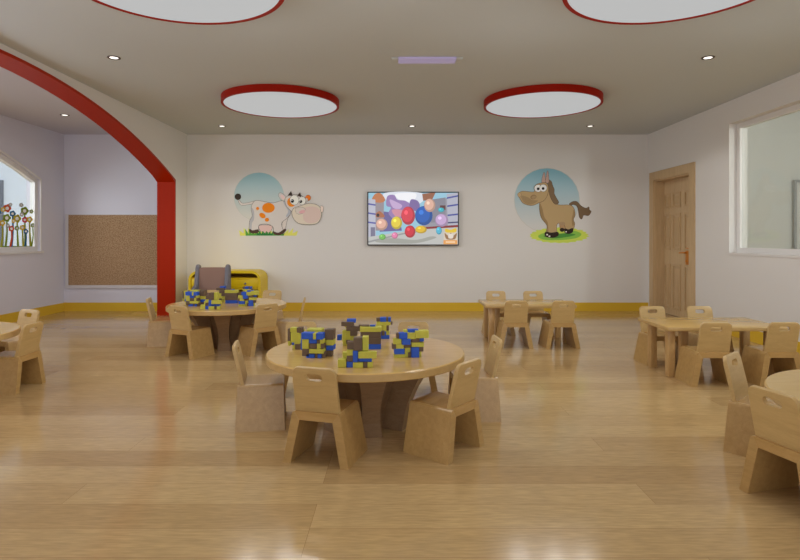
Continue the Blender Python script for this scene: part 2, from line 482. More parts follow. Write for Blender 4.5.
# downlights
dl = [(-2.564, 8.265, 'small recessed downlight near the left end of the back wall'),
      (.22, 8.265, 'small recessed downlight above the wall television'),
      (2.83, 8.265, 'small recessed downlight near the horse picture and door'),
      (-2.57, 5.12, 'small recessed downlight between the red arch and the near left disc lamp'),
      (2.823, 5.12, 'small recessed downlight near the right window, nearest to it'),
      (-4.43, 7.52, 'small recessed downlight in the side area behind the red arch')]
first = None
for x, y, lab in dl:
    if first is None:
        first = thing('downlight', lab, 'downlight', (x, y, H), 0, 'recessed downlights')
        bm = bmesh.new(); add_lathe(bm, [(.037, -.001), (.037, -.004), (.055, -.006), (.058, -.001), (.037, -.001)], 32)
        newobj('ring', bm, M['metal'], first, smooth=True)
        bm = bmesh.new(); add_lathe(bm, [(0, -.003), (.037, -.003), (.037, -.001), (0, -.001)], 32)
        newobj('lens', bm, M['bulb'], first)
    else:
        dup(first, (x, y, H), 0, lab)

# flat lilac panel
t = thing('ceiling_panel_light', 'small rectangular lilac light panel on the ceiling between the disc lamps', 'ceiling light', (.275, 5.17, H))
box('panel_diffuser', -.262, .262, -.075, .075, -.018, -.001, M['lilac'], t, .003)
for s in (-1, 1):
    box('end_cap', s*.264, s*.325, -.06, .06, -.012, -.001, M['ceil'], t, .003)

# ================================================================ WALL PRINTS
def spline(pts, n=6):
    r = []; k = len(pts)
    for i in range(k):
        p0, p1, p2, p3 = [Vector(pts[(i+j-1) % k]) for j in range(4)]
        for s in range(n):
            t_ = s/n
            q = .5*((2*p1)+(p2-p0)*t_+(2*p0-5*p1+4*p2-p3)*t_*t_+(3*p1-p0-3*p2+p3)*t_**3)
            r.append((q.x, q.y))
    return r
def ell(cx, cy, rx, ry, rot=0, n=28):
    c, s = math.cos(math.radians(rot)), math.sin(math.radians(rot)); r = []
    for i in range(n):
        a = 2*PI*i/n; x, y = rx*math.cos(a), ry*math.sin(a)
        r.append((cx+x*c-y*s, cy+x*s+y*c))
    return r
def inflate(p, w):
    n = len(p); area = sum(p[i][0]*p[(i+1) % n][1]-p[(i+1) % n][0]*p[i][1] for i in range(n))
    sg = 1 if area > 0 else -1; r = []
    for i in range(n):
        a, b = Vector(p[i-1]), Vector(p[(i+1) % n]); d = b-a
        if d.length < 1e-9: r.append(p[i]); continue
        d.normalize(); r.append((p[i][0]+sg*d.y*w, p[i][1]-sg*d.x*w))
    return r

class Print:
    """flat cut-out artwork lying on a wall; mp maps (u, v, layer) to 3-D"""
    def __init__(s, mp): s.mp = mp; s.layer = 0
    def part(s, name, shapes, parent, emit=0):
        bm = bmesh.new(); mats = []
        for sh in shapes:
            pts, col = sh[0], sh[1]
            lst = [(pts, col)]
            if len(sh) > 2 and sh[2]: lst = [(inflate(pts, sh[2]), (62, 50, 42)), (pts, col)]
            for p, c_ in lst:
                s.layer += 1
                m = c_ if not isinstance(c_, tuple) else pal(c_, emit)
                if m not in mats: mats.append(m)
                try: v, tr = fill2d([p])
                except Exception: continue
                vs = [bm.verts.new(s.mp(a, b, s.layer)) for a, b in v]
                for q in tr:
                    f = bm.faces.new([vs[i] for i in q]); f.material_index = mats.index(m)
        me_o = newobj(name, bm, mats, parent)
        # make every face look at the room
        return me_o

def wallmap(ox, oy, sc, Y0=YB):
    """artwork coordinates -> back wall; ox, oy, sc place the artwork"""
    def f(u, v, layer):
        X = ((ox+u/sc)-VX)/F*Y0; Z = CZ+(VY-(oy+v/sc))/F*Y0
        return (X, Y0-.0012-.00035*layer, Z)
    return f

SKIN = (188, 182, 178)
mp = wallmap(220, 155, 6.225)
gcow = gradient('cow_sky', bright((128, 166, 176)), bright((186, 184, 178)), mp(0, 400, 0)[2], mp(0, 110, 0)[2])
cow = thing('cow_wall_sticker', 'round cartoon cow picture stuck on the back wall left of the television', 'wall decal')
P = Print(mp)
P.part('sky_disc', [(ell(243, 260, 157, 152), (168, 172, 166)), (ell(243, 260, 155, 150), gcow)], cow)
def spikes(x0, x1, yb, h, n, seed):
    rnd = random.Random(seed); p = [(x0, yb)]
    for i in range(n):
        x = x0+(x1-x0)*(i+.5)/n
        lean = (x-(x0+x1)/2)*.12
        p.append((x+lean, yb-h*(.55+.45*rnd.random()))); p.append((x0+(x1-x0)*(i+1)/n*1.0-2, yb-h*.25 if i < n-1 else yb))
    return p
P.part('grass', [(spikes(125, 478, 502, 55, 14, 1), (196, 196, 96)), (spikes(160, 400, 502, 44, 12, 2), (80, 140, 60)), (spikes(230, 330, 500, 30, 7, 3), (40, 110, 60))], cow)
P.part('tail', [(spline([(212, 288), (180, 296), (140, 300), (118, 280), (114, 285), (132, 312), (180, 308), (212, 302)]), SKIN, 1.5), (ell(112, 260, 19, 19), (52, 44, 38), 1)], cow)
for sh_ in [(spline([(225, 400), (262, 405), (258, 450), (250, 470), (232, 468)]), (172, 166, 166), 1.5), (spline([(400, 380), (440, 360), (420, 400), (405, 460), (385, 465)]), (190, 182, 176), 1.5)]: P.part('far_leg', [sh_], cow)
P.part('udder', [(spline([(245, 440), (320, 440), (318, 470), (300, 482), (290, 474), (280, 486), (268, 474), (256, 476)]), (196, 168, 164), 1.5)], cow)
P.part('cow_body', [(spline([(203, 305), (225, 284), (270, 290), (330, 299), (388, 286), (420, 310), (442, 352), (420, 390), (385, 420), (388, 455), (400, 484), (372, 492), (338, 480), (332, 450), (305, 432), (255, 430), (240, 445), (236, 478), (195, 480), (184, 462), (186, 412), (202, 378), (196, 335)]), SKIN, 2),
    (spline([(197, 330), (212, 350), (212, 400), (200, 425), (196, 470), (187, 462), (186, 412), (202, 378)]), (158, 158, 164)),
    (spline([(395, 290), (420, 310), (442, 352), (420, 385), (412, 378), (425, 350), (405, 315)]), (158, 160, 168)),
    (ell(302, 329, 39, 31), (206, 118, 22)), (ell(235, 333, 10, 10), (206, 118, 22)), (ell(265, 377, 21, 15, 35), (206, 118, 22)), (ell(293, 403, 13, 12), (206, 118, 22))], cow)
for sh_ in [(spline([(186, 462), (205, 470), (238, 464), (236, 484), (192, 484)]), (72, 54, 46), 1), (spline([(332, 476), (365, 484), (405, 460), (408, 474), (375, 497), (340, 494)]), (72, 54, 46), 1)]: P.part('hoof', [sh_], cow)
for sh_ in [(spline([(368, 240), (385, 238), (412, 262), (408, 280), (390, 284), (370, 262)]), SKIN, 1.5), (spline([(378, 250), (390, 250), (405, 268), (394, 276), (382, 264)]), (226, 180, 176)), (ell(549, 267, 16, 17, 10), (208, 110, 34), 1.5), (spline([(520, 280), (540, 268), (548, 284), (530, 292)]), SKIN, 1)]: P.part('ear', [sh_], cow)
P.part('cow_head', [(spline([(408, 270), (440, 250), (500, 250), (530, 280), (530, 330), (470, 360), (430, 335), (410, 305)]), SKIN, 2), (ell(446, 294, 27, 29), (208, 122, 30))], cow)
P.part('muzzle', [(spline([(458, 335), (500, 318), (560, 302), (615, 318), (632, 360), (622, 405), (590, 430), (510, 430), (470, 410), (450, 370)]), (194, 184, 168), 2), (spline([(628, 318), (644, 325), (640, 355), (628, 350)]), (216, 190, 180), 1.5),
    (spline([(530, 330), (600, 325), (628, 360), (612, 410), (560, 425), (520, 400)]), (192, 172, 164)), (spline([(472, 335), (500, 325), (530, 335), (520, 360), (490, 368), (474, 356)]), (190, 180, 172), 1.2), (ell(512, 354, 20, 10, -15), (196, 152, 156))], cow)
for sh_ in [([(423, 252), (444, 224), (454, 256)], (64, 52, 46)), ([(480, 256), (500, 232), (508, 262)], (64, 52, 46))]: P.part('horn', [sh_], cow)
for sh_ in [(ell(464, 281, 27, 30), (232, 226, 200), 1.5), (ell(513, 285, 21, 25), (232, 226, 200), 1.5), (ell(452, 287, 10, 11), (20, 18, 18)), (ell(504, 290, 9, 10), (20, 18, 18)), (ell(449, 283, 3, 3), (250, 250, 250)), (ell(501, 286, 3, 3), (250, 250, 250))]: P.part('eye', [sh_], cow)

mp = wallmap(500, 155, 6.225)
ghor = gradient('horse_sky', bright((114, 160, 176)), bright((182, 182, 180)), mp(0, 440, 0)[2], mp(0, 90, 0)[2])
horse = thing('horse_wall_sticker', 'round cartoon horse picture stuck on the back wall right of the television', 'wall decal')
TAN = (162, 138, 100)
P = Print(mp)
P.part('sky_disc', [(ell(292, 281, 205, 201), (174, 172, 166)), (ell(292, 281, 202, 198), ghor)], horse)
g1 = []
rnd = random.Random(5)
for i in range(44):
    a = 2*PI*i/44; k = 1+.1*(i % 2)+.05*rnd.random()
    g1.append((368+168*k*math.cos(a), 500+44*k*math.sin(a)))
P.part('grass', [(g1, (178, 192, 80)), (spline([(240, 500), (300, 480), (380, 488), (450, 470), (505, 490), (480, 515), (400, 528), (300, 530), (250, 520)]), (120, 168, 70)), (spline([(270, 505), (340, 495), (420, 488), (470, 496), (420, 510), (340, 518)]), (70, 130, 56))], horse)
P.part('tail', [(spline([(432, 304), (455, 290), (480, 292), (505, 318), (535, 332), (552, 324), (556, 342), (566, 352), (550, 376), (520, 374), (508, 398), (494, 385), (488, 350), (478, 318), (455, 308), (440, 314)]), (104, 84, 62), 2)], horse)
for sh_ in [(spline([(372, 420), (405, 430), (405, 465), (378, 468)]), (160, 128, 92), 1.5), (ell(386, 466, 14, 11), (44, 34, 30), 1)]: P.part('far_leg', [sh_], horse)
P.part('horse_body', [(spline([(248, 290), (262, 250), (285, 195), (305, 190), (318, 230), (335, 280), (362, 310), (430, 312), (458, 330), (466, 372), (456, 402), (464, 430), (450, 470), (412, 472), (402, 440), (375, 422), (352, 436), (348, 490), (290, 492), (292, 440), (258, 392), (246, 340)]), TAN, 2),
    (spline([(248, 300), (262, 330), (275, 385), (296, 420), (300, 480), (291, 485), (292, 440), (258, 392), (246, 340)]), (136, 112, 78)), (spline([(458, 340), (466, 372), (456, 402), (463, 430), (450, 440), (446, 400), (452, 370)]), (138, 114, 80)), (ell(386, 428, 20, 12), (150, 126, 96))], horse)
P.part('mane', [(spline([(296, 158), (318, 165), (326, 190), (336, 215), (336, 240), (350, 268), (364, 296), (345, 306), (325, 285), (310, 250), (303, 210)]), (110, 90, 68), 2)], horse)
for sh_ in [(spline([(260, 172), (264, 135), (274, 108), (280, 140), (280, 172)]), (172, 144, 134), 1.5), (spline([(283, 170), (288, 130), (296, 98), (302, 135), (302, 170)]), (172, 144, 134), 1.5)]: P.part('ear', [sh_], horse)
P.part('horse_head', [(spline([(110, 246), (120, 234), (145, 226), (210, 230), (212, 200), (235, 180), (285, 174), (300, 205), (295, 245), (275, 280), (240, 298), (195, 314), (145, 300), (122, 268)]), TAN, 2),
    (spline([(130, 255), (170, 262), (200, 280), (235, 285), (195, 308), (150, 296)]), (142, 120, 88)), (ell(207, 262, 19, 14, -15), (128, 104, 74)), (ell(209, 263, 14, 10, -15), (150, 126, 92)), (ell(120, 248, 11, 14), (172, 146, 108), 1)], horse)
for sh_ in [(ell(236, 208, 23, 22), (224, 222, 216), 1.5), (ell(268, 206, 22, 22), (224, 222, 216), 1.5), (ell(236, 211, 8, 9), (18, 16, 16)), (ell(267, 209, 8, 9), (18, 16, 16))]: P.part('eye', [sh_], horse)
for sh_ in [(spline([(282, 480), (320, 484), (358, 480), (360, 502), (325, 514), (282, 506)]), (44, 34, 30), 1), (spline([(402, 458), (425, 464), (450, 456), (450, 480), (425, 490), (402, 482)]), (44, 34, 30), 1), (ell(292, 496, 6, 5), (200, 196, 190)), (ell(306, 506, 6, 5), (200, 196, 190)), (ell(410, 478, 5, 4), (200, 196, 190))]: P.part('hoof', [sh_], horse)

# ---------------------------------------------------------------- television
TX0, TX1, TZ0, TZ1 = -.468, .976, 1.039, 1.888
tv = thing('wall_television', 'flat wide television on the back wall showing a colourful castle picture', 'television', (0, 0, 0))
bm = bmesh.new()
add_prism(bm, [rrect(TX0, TX1, TZ0, TZ1, .012, 3)], lambda u, v: (u, YB-.065, v), lambda u, v: (u, YB-.02, v))
newobj('tv_body', bm, M['blk'], tv)
box('wall_mount', .1, .4, YB-.02, YB, 1.3, 1.6, M['blk'], tv)
def tvmap(u, v, layer):   # picture area 0..800 x 0..450
    bw = .018
    return (TX0+bw+(TX1-TX0-2*bw)*u/800, YB-.0655-.0004*layer, TZ1-bw-(TZ1-TZ0-2*bw)*v/450)
P = Print(tvmap)
E = .95
sh = [([(0, 0), (800, 0), (800, 450), (0, 450)], (150, 196, 216)),
      (spline([(150, 0), (470, 0), (480, 80), (330, 120), (180, 80)]), (222, 226, 236)),
      (spline([(240, 10), (420, 5), (400, 70), (300, 70)]), (244, 244, 248))]
# far castle walls and towers
sh += [([(500, 90), (560, 60), (800, 40), (800, 320), (480, 320)], (150, 148, 158)),
       ([(120, 160), (270, 180), (300, 330), (100, 340)], (104, 96, 150)),
       ([(40, 40), (140, 40), (135, 330), (60, 330)], (150, 140, 146)),
       (spline([(30, 60), (60, 10), (110, 5), (150, 60), (120, 85), (60, 82)]), (190, 120, 76)),
       (spline([(60, 190), (100, 160), (145, 200), (130, 215), (70, 212)]), (170, 104, 70)), (ell(85, 195, 14, 15), (50, 40, 44)),
       ([(0, 50), (62, 60), (66, 380), (0, 390)], (186, 186, 200)),
       ([(0, 90), (64, 100), (64, 114), (0, 104)], (92, 92, 160)), ([(0, 170), (65, 180), (65, 194), (0, 184)], (92, 92, 160)), ([(0, 250), (65, 258), (65, 272), (0, 264)], (92, 92, 160)),
       ([(20, 300), (60, 300), (60, 380), (20, 384)], (120, 116, 140)),
       (spline([(170, 30), (230, 20), (260, 60), (330, 70), (380, 110), (340, 150), (300, 220), (230, 230), (180, 180), (200, 130), (160, 110)]), (150, 124, 176)),
       (spline([(190, 60), (250, 80), (300, 110), (280, 140), (220, 130)]), (196, 168, 208)),
       (spline([(210, 150), (300, 150), (320, 190), (250, 210)]), (206, 140, 156)),
       (spline([(380, 60), (440, 70), (460, 120), (430, 160), (370, 130)]), (124, 104, 158)),
       ([(480, 10), (560, 0), (600, 0), (570, 60), (490, 70)], (150, 96, 70)),
       ([(560, 60), (690, 40), (690, 250), (560, 260)], (132, 130, 142)), ([(640, 110), (690, 110), (690, 150), (640, 150)], (92, 50, 50)),
       ([(700, 10), (800, 0), (800, 300), (710, 290)], (176, 176, 190)),
       ([(700, 40), (800, 20), (800, 34), (700, 54)], (72, 78, 150)), ([(705, 110), (800, 96), (800, 110), (705, 124)], (72, 78, 150)), ([(708, 190), (800, 180), (800, 194), (708, 204)], (72, 78, 150)), ([(710, 255), (800, 250), (800, 262), (710, 268)], (60, 60, 100)),
       ([(480, 300), (800, 280), (800, 300), (480, 322)], (132, 36, 40)),
       ([(0, 385), (300, 340), (480, 318), (800, 300), (800, 450), (0, 450)], (190, 190, 186)),
       ([(0, 420), (300, 352), (480, 330), (480, 338), (300, 365), (0, 436)], (150, 150, 150)),
       (spline([(60, 425), (200, 395), (420, 410), (560, 380), (600, 395), (420, 440), (200, 440)]), (160, 160, 152))]
P.part('screen', sh, tv, E)
# plain round toy balls standing where the picture's figures stand
balls = [((120, 275, 52, 50), (226, 176, 156)), ((125, 385, 30, 26), (120, 190, 90)), ((252, 262, 50, 56), (228, 204, 60)), ((236, 372, 28, 28), (228, 130, 170)),
         ((355, 200, 62, 80), (214, 60, 76)), ((372, 338, 48, 54), (206, 44, 62)), ((495, 200, 78, 84), (30, 92, 180)), ((470, 320, 52, 34), (226, 184, 40)),
         ((548, 110, 50, 58), (222, 176, 156)), ((655, 240, 58, 56), (196, 164, 206)), ((650, 150, 28, 20), (60, 180, 196)), ((630, 330, 26, 34), (80, 180, 210))]
sh = []
for (cx, cy, rx, ry), c_ in balls:
    sh.append((ell(cx, cy, rx, ry), tuple(int(v*.82) for v in c_)))
    sh.append((ell(cx-rx*.12, cy-ry*.12, rx*.82, ry*.82), c_))
    sh.append((ell(cx-rx*.3, cy-ry*.35, rx*.28, ry*.25), tuple(min(255, int(v*1.12+22)) for v in c_)))
P.part('picture_shapes', sh, tv, E)
P.part('screen_badge', [([(672, 345), (792, 345), (792, 448), (672, 448)], (214, 200, 180)), (spline([(690, 312), (735, 322), (780, 308), (784, 340), (735, 348), (688, 342)]), (226, 190, 40)),
    (spline([(680, 350), (710, 372), (735, 350), (760, 372), (790, 350), (776, 400), (735, 408), (694, 400)]), (150, 110, 70)), (spline([(712, 368), (735, 356), (758, 368), (752, 396), (718, 396)]), (226, 214, 200)),
    ([(670, 412), (794, 412), (794, 448), (670, 448)], (230, 158, 84)), ([(690, 424), (774, 424), (774, 434), (690, 434)], (246, 220, 180))], tv, E)

# ---------------------------------------------------------------- cork board
cb = thing('cork_notice_board', 'brown cork notice board in a white frame behind the red arch', 'notice board')
bx0, bx1, bz0, bz1 = -5.20, -3.68, .412, 1.523
box('cork_panel', bx0, bx1, YB-.02, YB-.001, bz0, bz1, M['cork'], cb)
bm = bmesh.new()
add_prism(bm, [[(bx0-.045, bz0-.05), (bx1+.045, bz0-.05), (bx1+.045, bz1+.012), (bx0-.045, bz1+.012)], [(bx0, bz0), (bx1, bz0), (bx1, bz1), (bx0, bz1)]],
          lambda u, v: (u, YB-.032, v), lambda u, v: (u, YB-.001, v))
newobj('board_frame', bm, M['white'], cb)

# ---------------------------------------------------------------- flower stickers on the annex window glass
XG = XA-.058
def flmap(u, v, layer):
    x, y = u/7.775, 180+v/7.775
    Y = F*(-XG)/(VX-x); z = CZ+(VY-y)*Y/F
    return (XG+.0006+.0003*layer, Y, z)
fl = thing('window_flower_sticker', 'row of colourful flower stickers along the bottom of the arched side window', 'window sticker')
P = Print(flmap)
def petals(cx, cy, r, n=5):
    p = []
    for i in range(40):
        a = 2*PI*i/40; k = r*(.80+.22*abs(math.cos(n*a/2)))
        p.append((cx+k*math.cos(a), cy+k*math.sin(a)))
    return p
OL, YE, RE, BL, CR, GY = (104, 124, 28), (178, 150, 30), (176, 70, 36), (22, 84, 124), (176, 30, 60), (150, 146, 140)
P.part('ground_strip', [([(-60, 513), (250, 513), (250, 527), (-60, 527)], (96, 120, 30))], fl)
flowers = [(55, 220, 26, RE, 0), (97, 262, 20, BL, 1), (190, 240, 26, OL, 1), (50, 295, 26, OL, 1), (130, 300, 26, (150, 140, 30), 1), (190, 310, 19, CR, 0), (226, 307, 20, YE, 1),
           (85, 378, 19, RE, 1), (170, 370, 18, YE, 1), (197, 400, 16, BL, 1), (20, 230, 16, YE, 0), (12, 335, 20, YE, 1), (126, 375, 16, OL, 1), (248, 352, 14, OL, 1),
           (237, 245, 13, OL, 0), (158, 195, 14, GY, 0), (74, 192, 12, GY, 0), (97, 318, 14, YE, 0), (52, 355, 14, GY, 0), (160, 268, 14, GY, 0), (-30, 250, 24, BL, 1), (-34, 350, 22, RE, 1)]
for i, (cx, cy, r, c_, stem) in enumerate(flowers):
    r *= 1.25
    sh = []
    if stem:
        bx = cx+(-8 if i % 2 else 8); w = 8 if r > 22 else 5.5
        sc_ = c_ if c_ in (RE, BL, OL) else (140, 140, 36)
        sh.append((spline([(cx-w*.6, cy), (cx+w*.6, cy), (cx+w*.8+3, (cy+515)/2), (bx+w, 515), (bx-w, 515), (cx-w*.8+3, (cy+515)/2)]), sc_))
    sh += [(petals(cx, cy, r), c_), (ell(cx, cy, r*.42, r*.42), (226, 234, 240))]
    P.part('flower', sh, fl)

# ================================================================ CHAIRS
SH, SD = .268, .1425
def build_chair(label, group):
    t = thing('child_chair', label, 'chair', group=group)
    # local +Y is the way the sitter faces
    bm = bmesh.new()
    prof = [(-.118, SH), (.118, SH), (.092, SH-.044), (-.092, SH-.044)]
    add_prism(bm, [prof], lambda u, v: (u, -SD+.006, v), lambda u, v: (u, SD-.006, v))
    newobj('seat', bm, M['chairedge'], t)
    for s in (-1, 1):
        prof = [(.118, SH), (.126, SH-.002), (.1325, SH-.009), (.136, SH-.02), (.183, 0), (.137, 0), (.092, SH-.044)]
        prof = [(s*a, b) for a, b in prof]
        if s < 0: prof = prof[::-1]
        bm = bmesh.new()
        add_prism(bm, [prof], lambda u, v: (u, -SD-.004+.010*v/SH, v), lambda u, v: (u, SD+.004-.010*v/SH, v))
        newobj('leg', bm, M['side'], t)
    # backrest with a slot grip
    a = math.radians(13); y0 = -.098
    loop = rrect(-.122, .122, 0, .247, .034, 7, (0, 0, 1, 1))
    slot = rrect(-.047, .047, .178, .215, .0184, 6)
    bm = bmesh.new()
    def fr(d):
        return lambda u, v: (u*(1-.12*v), y0-math.sin(a)*v+math.cos(a)*d, SH-.001+math.cos(a)*v+math.sin(a)*d)
    add_prism(bm, [loop, slot], fr(0), fr(-.021))
    es = [e for e in bm.edges if len(e.link_faces) == 2 and abs(e.calc_face_angle(0)) > 1.2 and all(v.co.z > SH+.01 for v in e.verts)
          and not all(abs(v.co.x) < .06 and v.co.z < SH+.222 for v in e.verts)]
    bmesh.ops.bevel(bm, geom=es, offset=.004, segments=2, affect='EDGES', profile=.5)
    newobj('backrest', bm, M['chair'], t, smooth=True)
    return t

G1, G2, G3, G4, G5, G6 = ('chairs around the middle round table', 'chairs around the far left round table', 'chairs by the left edge round table',
    'chairs at the far rectangular table', 'chairs at the right rectangular table', 'chairs by the right edge round table')
ch = [
 (-.378, 3.018, 16, 'small plywood chair nearest the camera at the middle table, back turned, front left', G1),
 (.261, 3.117, -51, 'small plywood chair at the middle round table, front right, angled towards it', G1),
 (-.855, 3.57, 80, 'small plywood chair at the left side of the middle round table, seen side-on', G1),
 (.503, 3.733, -93, 'small plywood chair right of the middle round table, behind the front right one', G1),
 (.125, 4.26, 181, 'small plywood chair behind the middle table, backrest showing right of the blocks', G1),
 (-.715, 4.26, 167, 'small plywood chair behind the middle table, backrest half hidden by the left blocks', G1),
 (-2.05, 5.59, 25, 'small plywood chair, front left at the far left round table, back turned', G2),
 (-1.40, 5.73, -44, 'small plywood chair, front right at the far left round table, back turned', G2),
 (-2.556, 6.195, 76, 'small plywood chair beside the red arch post, facing the far left table', G2),
 (-1.167, 6.13, -99, 'small plywood chair right of the far left table, backrest seen edge-on', G2),
 (-1.575, 6.90, 186, 'small pale plywood chair behind the far left table, beside the yellow cabinet', G2),
 (-2.33, 6.93, 172, 'small plywood chair hidden behind blocks at the far left table, before the armchair', G2),
 (-2.97, 4.355, -90, 'small plywood chair in front of the table at the left edge, open legs facing right', G3),
 (-3.42, 5.02, 200, 'small plywood chair behind the table cut by the left edge', G3),
 (1.25, 6.05, 1, 'small plywood chair, front left of the far rectangular table, back turned', G4),
 (1.735, 6.05, -2, 'small plywood chair, front right of the far rectangular table, back turned', G4),
 (1.218, 6.80, 180, 'small plywood chair against the far rectangular table, rear left one', G4),
 (1.676, 6.80, 180, 'small plywood chair against the far rectangular table, rear right one', G4),
 (2.485, 4.54, 2, 'small plywood chair, front left of the right rectangular table, back turned', G5),
 (3.015, 4.55, 0, 'small plywood chair, front right of the right rectangular table near the picture edge', G5),
 (2.45, 5.265, 180, 'small plywood chair behind the right rectangular table, rear left in front of the door', G5),
 (2.905, 5.265, 180, 'small plywood chair behind the right rectangular table, rear right one', G5),
 (1.775, 2.475, 75, 'large-looking plywood chair nearest the camera at the right edge, back turned', G6),
 (2.01, 3.09, 137, 'small plywood chair left of the right edge round table, pale side panel showing', G6),
]
c0 = None
for x, y, h, lab, g in ch:
    if c0 is None:
        c0 = build_chair(lab, g); c0.location = (x, y, 0); c0.rotation_euler = (0, 0, -math.radians(h))
    else:
        dup(c0, (x, y, 0), h, lab, g)

# ================================================================ ROUND TABLES
RT, RR, TT = .456, .616, .047
def build_round(label):
    t = thing('round_table', label, 'table', group='round plywood tables')
    bm = bmesh.new()
    add_lathe(bm, [(0, RT), (RR-.006, RT), (RR, RT-.006), (RR, RT-TT+.004), (RR-.004, RT-TT), (0, RT-TT)], 96)
    top = newobj('tabletop', bm, [M['table'], M['rim']], t, smooth=True)
    for p in top.data.polygons:
        if abs(p.normal.z) < .5: p.material_index = 1
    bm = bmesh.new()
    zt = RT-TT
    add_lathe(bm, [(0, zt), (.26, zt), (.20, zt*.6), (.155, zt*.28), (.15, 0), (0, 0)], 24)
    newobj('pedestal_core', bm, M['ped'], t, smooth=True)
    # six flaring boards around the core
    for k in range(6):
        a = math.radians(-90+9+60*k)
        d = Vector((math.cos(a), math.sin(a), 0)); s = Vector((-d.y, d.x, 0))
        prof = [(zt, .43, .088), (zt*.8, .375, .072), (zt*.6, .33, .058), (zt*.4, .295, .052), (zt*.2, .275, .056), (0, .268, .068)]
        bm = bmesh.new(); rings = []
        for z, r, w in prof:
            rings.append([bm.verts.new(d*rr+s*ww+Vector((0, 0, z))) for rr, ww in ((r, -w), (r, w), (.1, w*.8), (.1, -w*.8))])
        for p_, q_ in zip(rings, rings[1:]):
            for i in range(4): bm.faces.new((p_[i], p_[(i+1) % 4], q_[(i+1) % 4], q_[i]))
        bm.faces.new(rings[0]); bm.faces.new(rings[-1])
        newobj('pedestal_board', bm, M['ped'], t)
    return t
TABS = [(-.195, 3.55), (-1.816, 6.05), (-3.52, 4.168), (2.33, 2.45)]
tl = ['round plywood table in the middle of the room with block figures on it', 'round plywood table far left, before the yellow cabinet, with block figures on it',
      'round plywood table cut off by the left edge of the picture', 'round plywood table cut off by the right edge, nearest the camera']
rt0 = build_round(tl[0]); rt0.location = (*TABS[0], 0)
for (x, y), l in zip(TABS[1:], tl[1:]): dup(rt0, (x, y, 0), 0, l)

# ================================================================ RECTANGULAR TABLES
def build_rect(label):
    t = thing('rectangular_table', label, 'table', group='rectangular plywood tables')
    bm = bmesh.new(); add_box(bm, -.494, .494, -.288, .288, .397, .431, .006, 2)
    top = newobj('tabletop', bm, [M['table'], M['rim']], t, smooth=True)
    for p in top.data.polygons:
        if p.normal.z < .5: p.material_index = 1
    for sx in (-1, 1):
        for sy in (-1, 1):
            bm = bmesh.new(); cx, cy = sx*.415, sy*.165
            add_box(bm, cx-.031, cx+.031, cy-.031, cy+.031, 0, .397, .006, 2)
            newobj('leg', bm, M['leg'], t, smooth=True)
    return t
r0 = build_rect('rectangular plywood table near the right wall, in front of the wooden door'); r0.location = (2.71, 4.905, 0)
r1 = dup(r0, (1.46, 6.415, 0), 0, 'rectangular plywood table far back below the horse picture')
def mid_leg(t, lx, w, ly):
    bm = bmesh.new(); add_box(bm, lx-w/2, lx+w/2, ly-.03, ly+.03, 0, .397, .006, 2); newobj('leg', bm, M['leg'], t, smooth=True)
mid_leg(r0, -.246, .062, -.05); mid_leg(r1, -.33, .05, -.06)

